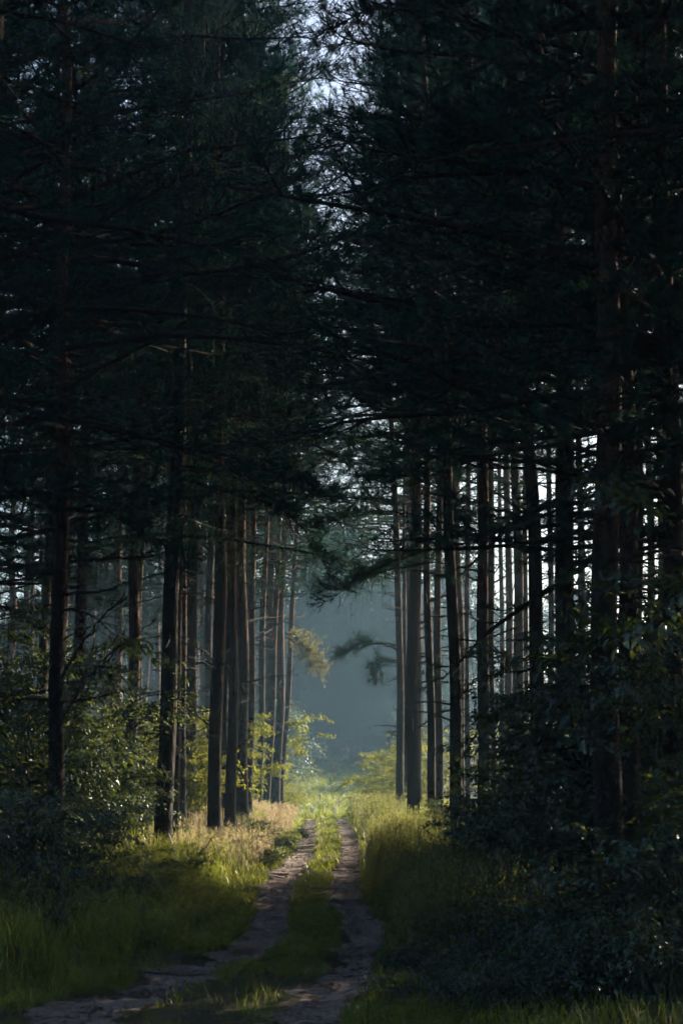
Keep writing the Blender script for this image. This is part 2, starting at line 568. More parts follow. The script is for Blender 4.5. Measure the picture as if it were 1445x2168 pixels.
def make_trunk(H, r0, r, seg=12, bend=.38, flare=.35):
    n = 40
    z = np.concatenate([np.linspace(-.3, 1.2, 7), np.linspace(1.6, H, n - 7)])
    t = np.clip(z / H, 0, 1)
    ax = bend * (np.sin(t * 3.1 + r.uniform(0, 6)) - math.sin(0)) * t + .04 * np.sin(z * .9 + r.uniform(0, 6)) * np.minimum(z / 3, 1)
    ay = bend * np.sin(t * 3.7 + r.uniform(0, 6)) * t + .04 * np.sin(z * .8 + r.uniform(0, 6)) * np.minimum(z / 3, 1)
    ax *= (z > 0); ay *= (z > 0)
    rad = r0 * (1 - .72 * t ** 1.15) * (1 + flare * np.exp(-np.maximum(z, 0) / .28))
    ang = np.arange(seg) * 2 * math.pi / seg
    lob = 1 + .09 * np.sin(ang * 3 + 1)[None, :] * np.exp(-np.maximum(z, 0) / .6)[:, None] + r.normal(size=(len(z), seg)) * .025
    pts = np.stack([ax, ay, z], -1)
    return pts, rad, rad[:, None] * lob


def on_axis(pts, z):
    return np.array([np.interp(z, pts[:, 2], pts[:, 0]), np.interp(z, pts[:, 2], pts[:, 1]), z])


def pine_variant(seed, H, hc, r0=.17, nlimb=60, Lmax=3.8, dead=26, per=34, Lneed=.12, mat=None):
    """trunk, dead branches, limbs and needle crown of one Scots pine"""
    r = np.random.RandomState(seed)
    tr, de, li, ne = MB(), MB(), MB(), MB()
    pts, rad, rr = make_trunk(H, r0, r)
    tr.tube(pts, rr, 12)
    for k in range(dead):
        z = r.uniform(2.2, hc + 3)
        p = on_axis(pts, z); a = r.uniform(0, 6.283)
        ln = r.uniform(.25, 1.0) + (r.uniform(.4, 1.5) if r.rand() < .45 else 0)
        ln *= .6 + .5 * z / hc
        d = np.array([math.cos(a), math.sin(a), r.uniform(-.1, .55)])
        pp = curve_pts(p, d, ln, 5, r, (0, 0, r.uniform(-.7, .2)), .28)
        de.tube(pp, np.linspace(.020, .004, 6) * (1 + .3 * ln), 4, False)
        if ln > .9:
            A, B = [], []
            for q in range(9):
                i = r.randint(1, 5)
                A.append(pp[i]); B.append(pp[i] + unit(unit(pp[i + 1 if i < 5 else i] - pp[i - 1]) + r.normal(size=3) * .8) * r.uniform(.15, .6))
            twig_tris(de, A, B, .005, r)
    for k in range(nlimb):
        t = (k + r.uniform(0, 1)) / nlimb
        z = hc + (H - hc - .4) * t
        a = k * 2.4 + r.uniform(-.5, .5)
        ln = Lmax * (1 - t ** 1.7 * .82) * r.uniform(.65, 1.15) * (0.75 + .5 * min(t * 4, .5))
        el = -.05 + .75 * t + r.uniform(-.15, .15)
        d = np.array([math.cos(a), math.sin(a), el])
        path = curve_pts(on_axis(pts, z), d, ln, 6, r, (0, 0, .35 - .5 * (1 - t)), .22)
        lr = .045 * (1 - .5 * t) * ln / 3
        li.tube(path, np.linspace(lr, lr * .25, 7), 5, False)
        branch_foliage(li, ne, path, r, max(lr, .02), sec=7, twn=6, per=per, L=Lneed, w=.0125)
    return dict(trunk=tr.part(de, 1).mesh("pine_trunk", (M_BARK, M_TWIG), True), crown=ne.part(li, 1).mesh("pine_crown", (mat or M_NEEDLE, M_LIMB)), r0=r0)


def spruce_variant(seed, H, hc, r0=.2, nlimb=70, Lmax=3.4):
    """a spruce with drooping branches and hanging shoots"""
    r = np.random.RandomState(seed)
    tr, de, li, ne = MB(), MB(), MB(), MB()
    pts, rad, rr = make_trunk(H, r0, r, bend=.12)
    tr.tube(pts, rr, 12)
    for k in range(60):
        z = r.uniform(1.5, hc + 1)
        p = on_axis(pts, z); a = r.uniform(0, 6.283); ln = r.uniform(.3, 1.6)
        pp = curve_pts(p, [math.cos(a), math.sin(a), .1], ln, 5, r, (0, 0, -.6), .2)
        de.tube(pp, np.linspace(.016, .004, 6), 4, False)
        A = [pp[i] for i in r.randint(1, 5, 8)]
        B = [a_ + unit(r.normal(size=3) * [1, 1, .6] + [0, 0, -.5]) * r.uniform(.1, .4) for a_ in A]
        twig_tris(de, A, B, .004, r)
    for k in range(nlimb):
        t = (k + r.uniform(0, 1)) / nlimb
        z = hc + (H - hc - .4) * t
        a = k * 2.4 + r.uniform(-.4, .4)
        ln = Lmax * (1 - t * .85) * r.uniform(.7, 1.1)
        path = curve_pts(on_axis(pts, z), [math.cos(a), math.sin(a), .05 + .3 * t], ln, 8, r, (0, 0, -.35), .1)
        li.tube(path, np.linspace(.032, .008, 9) * (1.1 - .6 * t), 5, False)
        A, B = [], []
        for i in range(1, 9):
            for q in range(9):
                f = r.rand()
                p = path[i - 1] * (1 - f) + path[i] * f
                side = unit(np.cross(path[i] - path[i - 1], [0, 0, 1])) * r.choice([-1, 1])
                p2 = p + side * r.uniform(.02, .45) + unit(path[i] - path[i - 1]) * r.uniform(0, .2)
                p2[2] -= r.uniform(.02, .1)
                A.append(p); B.append(p2)
                A.append(p2); B.append(p2 + np.array([r.normal() * .06, r.normal() * .06, -r.uniform(.3, 1.1) * (1 - .4 * t)]))
        twig_tris(li, A, B, .004, r)
        needles(ne, A, B, 15, .065, .012, r, spread=.8, fwd=.7, hang=.35)
    return dict(trunk=tr.part(de, 1).mesh("spruce_trunk", (M_SPRUCE, M_TWIG), True), crown=ne.part(li, 1).mesh("spruce_crown", (M_SPRUCEN, M_TWIG)), r0=r0)


def shrub_variant(seed, H, spread, nstem, nleaf, size, mat, stem_r=.018, low=.12):
    """many-stemmed leafy shrub or sapling; leaves in flat sprays on side shoots"""
    r = np.random.RandomState(seed)
    st, lf = MB(), MB()
    P, D = [], []
    shoots = []
    for k in range(nstem):
        a = r.uniform(0, 6.283)
        lean = r.uniform(.1, 1.0) * spread / H
        base = np.array([r.normal() * .12 * spread, r.normal() * .12 * spread, -.15])
        pp = curve_pts(base, [math.cos(a) * lean, math.sin(a) * lean, 1], H * r.uniform(.65, 1.05), 8, r, (math.cos(a) * lean * .8, math.sin(a) * lean * .8, -.1), .3)
        st.tube(pp, np.linspace(stem_r, stem_r * .25, 9) * r.uniform(.7, 1.2), 5, False)
        for q in range(11):
            f = r.uniform(low, 1.0) * 8; i = min(int(f), 7); f -= i
            p = pp[i] * (1 - f) + pp[i + 1] * f
            a2 = r.uniform(0, 6.283)
            sh = curve_pts(p, [math.cos(a2), math.sin(a2), r.uniform(-.1, .6)], spread * r.uniform(.3, .75), 5, r, (0, 0, -.5), .25)
            st.tube(sh, np.linspace(.008, .003, 6), 3, False)
            shoots.append(sh)
    per = max(4, nleaf // len(shoots))
    for sh in shoots:
        n = per
        f = r.uniform(.1, 1.0, n) ** .8 * 5
        i = np.minimum(f.astype(int), 4); f = (f - i)[:, None]
        p = sh[i] * (1 - f) + sh[i + 1] * f
        d = unit(sh[i + 1] - sh[i])
        side = unit(np.cross(d, np.array([0, 0, 1.0]))) * r.choice([-1, 1], size=(n, 1))
        p = p + side * r.uniform(0, .16, size=(n, 1)) + r.normal(size=(n, 3)) * [.05, .05, .04]
        P.append(p); D.append(unit(d * .6 + side * .9 + r.normal(size=(n, 3)) * .35 + [0, 0, -.3]))
    leaves(lf, np.concatenate(P), np.concatenate(D), size, r)
    return dict(stems=st.mesh("shrub_stems", M_TWIG), foliage=lf.mesh("shrub_foliage", mat))


def broadleaf_variant(seed, H, W, nleaf, size, mat):
    """a broad-leaved tree for the far side of the clearing"""
    r = np.random.RandomState(seed)
    tr, lf = MB(), MB()
    pts, rad, rr = make_trunk(H * .85, .16, r)
    tr.tube(pts, rr, 12)
    P = []
    for k in range(46):
        t = (k + r.rand()) / 46
        z = H * (.08 + .8 * t)
        a = k * 2.4
        ln = W * (.35 + .75 * math.sin(math.pi * min(.12 + t * .85, 1))) * r.uniform(.6, 1.1)
        path = curve_pts(on_axis(pts, min(z, H * .84)), [math.cos(a), math.sin(a), .3 + .5 * t], ln, 6, r, (0, 0, -.25), .3)
        tr.tube(path, np.linspace(.05, .012, 7), 4, False)
        m = nleaf // 46
        f = r.uniform(.25, 1.0, m) * 6; i = np.minimum(f.astype(int), 5); f = (f - i)[:, None]
        c = path[i] * (1 - f) + path[i + 1] * f
        P.append(c + r.normal(size=(m, 3)) * [.42, .42, .34] * (W / 4) ** .5)
    P = np.concatenate(P)
    leaves(lf, P, r.normal(size=(len(P), 3)) + [0, 0, -.5], size, r, aspect=.7)
    return dict(trunk=tr.mesh("broadleaf_trunk", M_TWIG), crown=lf.mesh("broadleaf_crown", mat))


PINES = [pine_variant(11, 26, 9.5, dead=40), pine_variant(12, 28, 11, Lmax=4.4, dead=44), pine_variant(13, 25, 8.5, dead=48), pine_variant(14, 27, 12, dead=44), pine_variant(15, 24, 10, Lmax=3.4, nlimb=50, dead=40)]
DENSE = [pine_variant(21, 27, 6.0, nlimb=96, Lmax=5.0, dead=44), pine_variant(22, 25, 5.0, nlimb=96, Lmax=5.2, dead=50)]
OVER = [pine_variant(25, 31, 12.0, nlimb=92, Lmax=5.2, mat=M_NEEDLE2), pine_variant(26, 30, 13.0, nlimb=88, Lmax=5.4, mat=M_NEEDLE2)]
LARCH = spruce_variant(32, 30, 12.5, r0=.19, nlimb=84, Lmax=4.6)
SPRUCE = spruce_variant(31, 29, 6.5, nlimb=110, Lmax=5.2)


def lean_quat(base, top):
    v = Vector(top) - Vector(base)
    return Vector((0, 0, 1)).rotation_difference(v.normalized())


def place_tree(kind, V, x, y, label, group=None, dia=None, lean=None, spin=None, scale=1.0, cat="tree", parts=("trunk", "crown"), z=None):
    root = link(kind, None)
    zz = zg(x, y) if z is None else z
    root.location = (x, y, zz)
    root.rotation_mode = 'QUATERNION'
    q = Quaternion((0, 0, 1), rng.uniform(0, 6.283) if spin is None else spin)
    if lean is not None:
        q = lean_quat((x, y, zz), lean) @ q
    root.rotation_quaternion = q
    root.scale = (scale,) * 3
    tag(root, label, cat, group)
    for p in parts:
        if p in V:
            o = link(p, V[p], root)
            if p == "trunk" and dia is not None:
                s = dia / 2 / V["r0"] / scale
                o.scale = (s, s, 1)
    return root


def trunk_at(kind, V, px, py, wpx, topx, topy, label, d=None, group=None, spin=None, scale=1.0, **kw):
    """a tree whose foot shows at (px, py) -- or stands at depth d below that column -- and whose stem passes (topx, topy)"""
    if d is None:
        x, y = gp(px, py)
        x, y = gp(px, py + 0)  # flat ground near the track
    else:
        x, y = (px - CX) / FPX * d * 1.0, d
    # depth along the view axis
    x = at(px, py, y)[0]
    top = at(topx, topy, y)
    dia = wpx * y / FPX
    return place_tree(kind, V, x, y, label, group, dia, top, spin, scale, **kw)


# ---------------- the rows of pines beside the track
G_L, G_R = "pines in the row left of the track", "pines in the stand right of the track"
T = {}
T['L1'] = trunk_at("pine_tree", DENSE[0], 118, 1900, 34, 120, 1000, "dark near pine nearest the left edge with long limbs rising over the shrubs", group=G_L)
T['L2'] = trunk_at("spruce_tree", SPRUCE, 342, 1842, 38, 400, 180, "tall spruce with hanging green shoots, its thick stem beside the brush of dead branches", spin=.4)
T['L2b'] = trunk_at("pine_tree", PINES[3], 366, 1825, 20, 392, 900, "slim dark pine pressed against the right side of the thick spruce stem", group=G_L)
T['L2c'] = trunk_at("pine_tree", PINES[0], 386, 1785, 17, 392, 1100, "thin pine just behind and right of the spruce, sunlit leaves behind it", group=G_L)
T['L3'] = trunk_at("pine_tree", PINES[1], 452, 1812, 30, 464, 1000, "stout dark pine whose foot stands nearest the camera in the clump left of the track", group=G_L)
T['L3b'] = trunk_at("pine_tree", PINES[4], 470, 1775, 20, 492, 1080, "narrow pine leaning right between two stouter stems of the left clump", group=G_L)
T['L4'] = trunk_at("pine_tree", PINES[2], 487, 1790, 24, 489, 1100, "upright pine in the left clump, its foot half hidden by a green weed", group=G_L)
T['L5'] = trunk_at("pine_tree", PINES[0], 512, 1772, 30, 521, 1060, "stout brown pine at the right end of the dark left clump", group=G_L)
T['L6'] = trunk_at("pine_tree", PINES[3], 525, 1752, 16, 543, 1080, "slender pine wrapped in yellow-green leaves behind the dark left clump", group=G_L)
T['L7'] = trunk_at("pine_tree", PINES[4], 546, 1732, 15, 571, 1090, "reddish slender pine, first of the pair before the twin leaning stems", group=G_L)
T['L8'] = trunk_at("pine_tree", PINES[2], 563, 1728, 15, 589, 1090, "reddish slender pine, second of the pair before the twin leaning stems", group=G_L)
T['L9'] = trunk_at("pine_tree", PINES[0], 582, 1727, 19, 611, 1150, "leaning pine nearest the bright gap, with a sunlit bough hanging from it", group=G_L)
T['L10'] = trunk_at("pine_tree", PINES[1], 590, 1722, 13, 624, 1160, "thin sunlit pine leaning close behind the last stem of the left row", group=G_L)
T['R1'] = trunk_at("pine_tree", PINES[2], 846, 1742, 17, 838, 1150, "slim pine standing nearest the bright gap on the right side, leaves about its foot", group=G_R)
T['R1b'] = trunk_at("pine_tree", PINES[4], 862, 1735, 10, 856, 1150, "very thin pine squeezed between two stems right of the gap", group=G_R)
T['R2'] = trunk_at("pine_tree", PINES[0], 877, 1772, 31, 872, 1100, "stout brown pine rising from the tall grass right of the track", group=G_R)
T['R3'] = trunk_at("pine_tree", PINES[3], 914, 1795, 18, 907, 1060, "dark narrow pine right of the stout stem in the tall grass", group=G_R)
T['R3b'] = trunk_at("pine_tree", PINES[1], 930, 1770, 18, 929, 1080, "browner pine tucked close behind a dark narrow one", group=G_R)
T['R4'] = trunk_at("pine_tree", PINES[2], 968, 1822, 28, 943, 1050, "dark pine leaning left over the tall grass, foot in low yellow leaves", group=G_R)
T['R5'] = trunk_at("pine_tree", PINES[0], 1022, 1800, 28, 1014, 980, "dark pine above the shrubs, one of two stems touching each other", group=G_R, d=34)
T['R5b'] = trunk_at("pine_tree", PINES[4], 1043, 1770, 18, 1040, 1000, "paler pine half hidden behind a touching dark stem above the shrubs", group=G_R, d=40)
T['R6'] = trunk_at("pine_tree", PINES[1], 1152, 1850, 34, 1124, 1000, "pine with an orange lit edge standing behind the big dark shrub", group=G_R, d=29)
T['R7'] = trunk_at("pine_tree", DENSE[1], 1222, 1860, 44, 1182, 700, "reddish leaning pine with long arching dead limbs to the left", group=G_R, d=26, spin=2.0)
T['R8'] = trunk_at("pine_tree", DENSE[0], 1286, 1880, 62, 1262, 400, "thickest near pine on the right, black stem running the whole height", group=G_R, d=18.6)
T['R9'] = trunk_at("pine_tree", PINES[2], 1336, 1850, 44, 1305, 400, "near black pine standing just right of the thickest stem", group=G_R, d=19.6)
T['R10'] = trunk_at("pine_tree", DENSE[1], 1448, 1950, 48, 1385, 500, "near leaning pine at the right edge behind pale leafy sprays", group=G_R, d=20.5, spin=.7)
T['R11'] = trunk_at("pine_tree", PINES[3], 1350, 1780, 24, 1342, 900, "narrow pine between the near black stems and the leaning edge pine", group=G_R, d=36)
T['R12'] = trunk_at("pine_tree", PINES[0], 1383, 1770, 19, 1368, 900, "thin pine against white sky just left of the leaning edge pine", group=G_R, d=40)

# ---------------- deeper trees
LB = [(232, 1712, 26, 238), (252, 1705, 18, 258), (214, 1690, 17, 222), (186, 1680, 16, 192), (285, 1690, 15, 292), (302, 1680, 12, 310), (332, 1690, 14, 342), (425, 1705, 15, 430),
      (410, 1680, 10, 416), (160, 1685, 14, 163), (272, 1668, 10, 277), (200, 1662, 10, 205), (318, 1665, 9, 322), (352, 1670, 9, 356), (440, 1670, 10, 444), (500, 1680, 9, 508),
      (60, 1690, 18, 60), (20, 1700, 22, 22), (92, 1670, 12, 92), (532, 1672, 8, 540)]
LBL = ["broad pine stem in the deep left stand, dark foot behind small saplings", "pine stem overlapping the broadest stem of the deep left stand"]
for k, (px, py, w, tx) in enumerate(LB):
    lab = LBL[k] if k < 2 else "slim pine deep in the stand behind the left row"
    trunk_at("pine_tree", PINES[k % 5], px, py, w, tx, 1200, lab, group=None if k < 2 else "slim pines deep in the left stand")
RB = [(1075, 1750, 17, 1072), (1092, 1742, 15, 1088), (1108, 1758, 14, 1106), (1062, 1738, 11, 1060), (1165, 1760, 14, 1160), (1180, 1745, 12, 1176), (1240, 1760, 18, 1232), (990, 1752, 13, 986),
      (1320, 1755, 16, 1318), (1400, 1760, 17, 1392), (1430, 1750, 15, 1424), (888, 1740, 9, 886), (1205, 1750, 14, 1200)]
for k, (px, py, w, tx) in enumerate(RB):
    trunk_at("pine_tree", PINES[(1, 3)[k % 2]], px, py, w, tx, 1000, "slim backlit pine against the pale sky behind the right stand", group="slim backlit pines behind the right stand", scale=1.2)

for x, y, lab, sc_ in [(-4.3, 41, "spruce with hanging shoots behind the left clump, its crown by the sky gap", 1.0), (-4.9, 53, "farther spruce with hanging shoots at the left of the sky gap", 1.08), (-6.6, 36, "spruce with a teal crown high in the upper left", 1.0)]:
    place_tree("spruce_tree", LARCH, x, y, lab, None, .34, scale=sc_)

# trees just beside the picture whose limbs hang into it, and off-frame pines added to shade the near track
NEAR = [(-6.8, 15, DENSE[1], "near pine beyond the left edge whose limbs cross the upper left"), (-6.2, 22.5, DENSE[0], "second pine beyond the left edge, its dark limbs over the spruce"),
        (-8.5, 29, DENSE[1], "third dense pine at the left edge behind the leafy saplings"), (-9.0, 36, DENSE[0], "dense pine far in at the left edge, crown over the saplings"),
        (6.4, 15.5, DENSE[0], "near pine beyond the right edge whose limbs cross the upper right"), (7.6, 24, DENSE[1], "second pine beyond the right edge, shading the shrubs"),
        (8.6, 31, DENSE[0], "third dense pine behind the right edge trees")]
for x, y, V, lab in NEAR:
    place_tree("pine_tree", V, x, y, lab, "dense pines at the picture edges", .42)
SHADE = [(9.2, 35), (13.5, 38.3), (5.6, 11), (10.5, 14), (9.6, 21), (8.8, 27.5), (19, 24.5), (9.5, 17), (12.5, 21), (11, 27), (14.5, 26), (13.5, 32), (11.8, 36), (16, 37), (8.2, 10), (12, 12), (17, 20), (22, 27), (25, 33), (26, 24), (30, 30),
         (35, 36), (20, 14), (24, 18), (28, 46), (22, 42), (32, 51)]
for k, (x, y) in enumerate(SHADE):
    place_tree("pine_tree", (DENSE + OVER[:1] + DENSE)[k % 5], x, y, "off-frame pine of the right stand, added to shade the near track", "added shade pines of the right stand", .36)
# the same forest goes on round the place where the photographer stands
ROUND = [(-4.2, 3), (4.2, 1), (-4.3, 12), (4.7, 13.5), (-2.5, -6), (2.8, -7), (0, -11), (-5, -9), (5.2, 8), (-9.5, 18), (-7.5, 8), (-11, 13), (-13, 20), (-14, 27), (-7, 2), (-12, 4), (-17, 9), (-6.5, -4), (-13, -5), (-8, -11), (-3.5, -14), (3, -13), (7, -8), (12, -4), (6.8, -1), (7.2, 5), (15, 4), (18, 9), (-18, 18), (-19, 30),
         (0, -20), (10, -16), (-12, -18), (17, -10), (-20, -2), (23, 2), (-16, 36), (-24, 24)]
for k, (x, y) in enumerate(ROUND):
    place_tree("pine_tree", OVER[k % 2] if k < 10 else (DENSE + OVER)[k % 4], x, y, "pine of the dense forest round the near end of the track", "pines round the near end of the track", .36)
BACKL = [(-6.6, 33), (-7.8, 40), (-10.5, 26), (-11.5, 31), (-9.5, 33), (-12.5, 37), (-9, 43), (-13.5, 45), (-8.2, 58), (-17, 41), (-18, 53), (-12, 58), (-21, 36), (-23, 60), (-11, 42), (-14, 50), (-9.5, 52), (-17, 60), (-12, 66), (-8, 71), (-20, 48), (-16, 74), (-7.5, 84), (-13, 88), (-22, 70), (-10, 98)]
for k, (x, y) in enumerate(BACKL):
    place_tree("pine_tree", OVER[k % 2] if k < 14 else (PINES + OVER[:1])[k % 6], x, y, "pine far back in the left stand, stem lit by low sun", "pines far back in the left stand", .3)
CROWN = [(-2.95, 60.5, 0, 1.12), (2.75, 58, 1, 1.12), (-3.5, 48, 0, 1.15), (3.85, 47, 1, 1.14), (-4.6, 43, 1, .95), (5.2, 42, 0, .95), (-4.6, 56, 1, .95), (5.4, 54, 0, .95), (-3.7, 72, 0, 1.05), (-4.0, 81, 1, 1.1), (-4.3, 65, 1, 1.0), (3.6, 70, 0, 1.0), (4.3, 79, 1, 1.1), (-5.4, 37, 1, .9), (-6.8, 90, 0, 1.1)]
for k, (x, y, v, sc_) in enumerate(CROWN):
    place_tree("pine_tree", OVER[v], x, y, "broad-crowned pine whose boughs meet high over the track", "broad-crowned pines over the track", .33, scale=sc_)

# ---------------- long boughs drawn where the photo shows them
def bough(tree, pts_px, d, r0, seed, foliage=True, label=None, dens=1.0, dd=0.0, mat=None):
    r = np.random.RandomState(seed)
    W = np.array([at(px, py, d + dd * k / (len(pts_px) - 1)) for k, (px, py) in enumerate(pts_px)])
    n = 24
    s = np.linspace(0, len(W) - 1, n)
    path = np.stack([np.interp(s, np.arange(len(W)), W[:, k]) for k in range(3)], -1)
    kk = np.array([.25, .5, .25])
    for _ in range(3):
        path[1:-1] = .25 * path[:-2] + .5 * path[1:-1] + .25 * path[2:]
    path[1:-1] += r.normal(size=(n - 2, 3)) * .018
    li, ne = MB(), MB()
    li.tube(path, np.linspace(r0, r0 * .18, n), 6, False)
    A, B = [], []
    for q in range(int(34 * dens)):
        i = r.randint(4, n - 1)
        tp = curve_pts(path[i], unit(path[min(i + 1, n - 1)] - path[i - 1]) + r.normal(size=3) * .6, r.uniform(.2, .9), 3, r, (0, 0, -.2), .4)
        li.tube(tp, np.linspace(r0 * .22, .003, 4), 3, False)
    if foliage:
        branch_foliage(li, ne, path, r, r0, sec=int(13 * dens), twn=8, per=34, secL=.24 if mat is None else .42, L=.11, w=.010, start=.35 if mat is None else .12)
    inv = (Matrix.Translation(tree.location) @ tree.rotation_quaternion.to_matrix().to_4x4() @ Matrix.Diagonal((*tree.scale, 1))).inverted()
    o = link("branch", li.mesh("branch", M_LIMB if foliage else M_TWIG), tree)
    o.matrix_parent_inverse = inv
    if label: o["label"] = label
    if foliage:
        c = link("needles", ne.mesh("needles", mat or M_NEEDLE), o)
    return o


bough(T['R7'], [(1182, 725), (1080, 705), (960, 708), (800, 698), (640, 694), (560, 690)], 26, .05, 1)
bough(T['R7'], [(1200, 880), (1080, 805), (960, 795), (820, 800), (700, 770)], 26, .045, 2)
bough(T['R7'], [(1205, 960), (1120, 870), (1000, 815), (860, 830), (760, 860)], 25.5, .04, 3)
bough(T['R8'], [(1262, 690), (1180, 630), (1060, 580), (900, 540), (760, 520)], 18.6, .05, 4, dd=3)
bough(T['R8'], [(1255, 300), (1130, 290), (980, 300), (820, 330)], 18.6, .05, 5)
bough(T['R10'], [(1390, 400), (1240, 440), (1100, 430), (950, 420), (800, 400)], 20.5, .06, 6, dd=4)
bough(T['R10'], [(1400, 90), (1250, 110), (1110, 190), (960, 260), (800, 420)], 20.5, .05, 7)
bough(T['R10'], [(1380, 180), (1200, 205), (1050, 215), (900, 250), (720, 250)], 20.5, .05, 8)
bough(T['R10'], [(1400, -60), (1150, -30), (900, -5), (790, 12), (700, 60)], 20.5, .05, 31)
bough(T['R4'], [(944, 250), (880, 190), (820, 120), (760, 90), (690, 95)], 31, .04, 32, dens=1.4)
bough(T['L5'], [(535, 380), (600, 330), (680, 320), (760, 350)], 36, .04, 33, dens=1.4)
bough(T['R6'], [(1126, 1100), (1060, 1082), (960, 1050), (860, 1000), (780, 1010)], 29, .035, 9)
bough(T['R6'], [(1130, 1160), (1060, 1140), (980, 1150), (880, 1170), (780, 1210), (700, 1270)], 29, .035, 10, dens=1.3)
bough(T['R5'], [(1014, 1210), (950, 1195), (880, 1190), (800, 1215), (740, 1240)], 34, .03, 11, dens=1.3)
bough(T['R4'], [(948, 1130), (890, 1090), (820, 1080), (740, 1090), (690, 1110)], 31, .03, 12, dens=1.3)
bough(T['R1'], [(842, 1375), (800, 1360), (760, 1365), (720, 1385)], 50, .045, 13, dens=1.5)
bough(T['R1'], [(842, 1400), (815, 1395), (800, 1410), (795, 1435)], 50, .035, 14, dens=1.0)
bough(T['R4'], [(960, 1500), (1000, 1440), (1060, 1390), (1130, 1370)], 31, .025, 15, foliage=False)
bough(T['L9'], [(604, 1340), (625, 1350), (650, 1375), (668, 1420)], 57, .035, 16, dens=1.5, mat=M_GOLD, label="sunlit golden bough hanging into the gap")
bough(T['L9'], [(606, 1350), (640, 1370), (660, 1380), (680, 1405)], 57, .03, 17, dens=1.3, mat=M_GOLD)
bough(T['L2'], [(378, 1010), (470, 1040), (560, 1060), (640, 1110), (700, 1225)], 28, .035, 18, dens=1.5)
bough(T['L2'], [(378, 985), (480, 1000), (600, 1010), (700, 1060)], 28, .03, 19, dens=1.5)
bough(T['L1'], [(128, 1530), (180, 1440), (240, 1380), (330, 1310)], 23, .035, 20, foliage=False)
bough(T['L1'], [(128, 1440), (170, 1370), (230, 1290), (300, 1250)], 23, .03, 21, foliage=False)
bough(T['L1'], [(118, 1080), (200, 1070), (290, 1120), (380, 1180)], 23, .03, 22)

# ---------------- shrubs and saplings
SH_BIG = [shrub_variant(41, 3.4, 1.6, 10, 8200, .105, M_LEAF), shrub_variant(42, 3.8, 1.8, 11, 8800, .10, M_LEAF), shrub_variant(43, 2.6, 1.5, 9, 6000, .095, M_LEAF)]
SH_SAP = [shrub_variant(44, 4.5, 1.5, 6, 4200, .10, M_LEAF2, low=.15), shrub_variant(45, 5.0, 1.4, 5, 3600, .11, M_LEAF2, low=.2), shrub_variant(46, 3.0, 1.5, 7, 4200, .09, M_LEAF2)]
SH_LOW = [shrub_variant(47, 1.0, .9, 14, 3600, .065, M_LOW, .008, .1), shrub_variant(48, .8, .8, 16, 3600, .055, M_LOW, .007, .1)]
FAR = [broadleaf_variant(51, 16, 4.2, 26000, .20, M_FARLEAF), broadleaf_variant(52, 19, 4.6, 28000, .20, M_FARLEAF), broadleaf_variant(53, 7, 2.6, 11000, .17, M_LEAF)]


def place_shrub(kind, V, x, y, label, group=None, scale=1.0, cat="shrub"):
    root = link(kind, None)
    root.location = (x, y, zg(x, y))
    root.rotation_euler = (0, 0, rng.uniform(0, 6.283))
    root.scale = (scale * rng.uniform(.92, 1.1), scale * rng.uniform(.92, 1.1), scale)
    tag(root, label, cat, group)
    for k in V:
        link("foliage" if k == "foliage" else k, V[k], root)
    return root


def turned_right(V):
    """the turn about z that keeps a shrub's longest shoots away from the track (-x)"""
    co = np.empty(len(V["foliage"].vertices) * 3, np.float32)
    V["foliage"].vertices.foreach_get("co", co)
    co = co.reshape(-1, 3)
    best = max(np.linspace(0, 6.283, 25), key=lambda a: np.percentile(co[:, 0] * math.cos(a) - co[:, 1] * math.sin(a), .3))
    return best


def shrub_at(kind, V, px, py, h, base_h, label, group=None, d=None, cat="shrub"):
    if d is None:
        d = depth_of(py)
    x = at(px, py, d)[0]
    return place_shrub(kind, V, x, d, label, group, h / base_h, cat)


RIGHT_SHRUBS = [
    (945, 34, 1.6, 2, "small shrub at the foot of the leaning pine, beside the tall grass"),
    (1035, 29, 2.6, 0, "dark hazel shrub just right of the leaning pine"),
    (1150, 25, 4.6, 1, "tall dark shrub under the two touching pines"),
    (1190, 23.5, 4.2, 0, "large glossy dark shrub in the middle of the right bank"),
    (1265, 24.5, 4.8, 1, "leafy dark shrub around the reddish leaning pine"),
    (1090, 21, 2.2, 2, "rounded shrub below the large glossy one on the right bank"),
    (1040, 23.5, 2.1, 2, "low shrub spilling toward the tall grass verge"),
    (1300, 21, 3.4, 0, "shrub in front of the thickest near pine"),
    (1385, 22, 5.0, 1, "tall shrub between the black stems and the edge pine"),
    (1545, 16.5, 6.0, 1, "sapling at the right edge with pale sprays high up"),
    (1400, 24, 5.6, 0, "shrub behind the right edge sapling"),
    (1340, 25, 4.8, 1, "shrub behind the thickest near pine"),
    (1180, 19.5, 2.6, 2, "shrub low on the right bank in front of the reddish pine's shrub"),
]
for px, d, h, v, lab in RIGHT_SHRUBS:
    o = shrub_at("leafy_shrub", SH_BIG[v], px, 0, h, (3.4, 3.8, 2.6)[v], lab, "dark shrubs on the right bank", d=d)
    o.rotation_euler = (0, 0, turned_right(SH_BIG[v]) + rng.uniform(-.25, .25))
LOWS = [(1040, 1945, 1.2), (1120, 1960, 1.3), (1200, 1950, 1.5), (1290, 1970, 1.5), (1390, 1990, 1.6), (1060, 2020, .8), (1150, 2040, .9), (1250, 2050, 1.1), (1340, 2070, 1.2), (1440, 2080, 1.4),
        (1000, 1960, .8), (960, 2010, .6), (1000, 2070, .5), (900, 2050, .4), (860, 2130, .35), (990, 2140, .5), (1100, 2160, .6), (920, 1980, .55), (1180, 2090, .7), (1290, 2100, .8), (830, 2050, .3), (1110, 2110, .6), (1210, 2130, .7), (1310, 2150, .8), (1410, 2160, .9), (940, 2100, .4)]
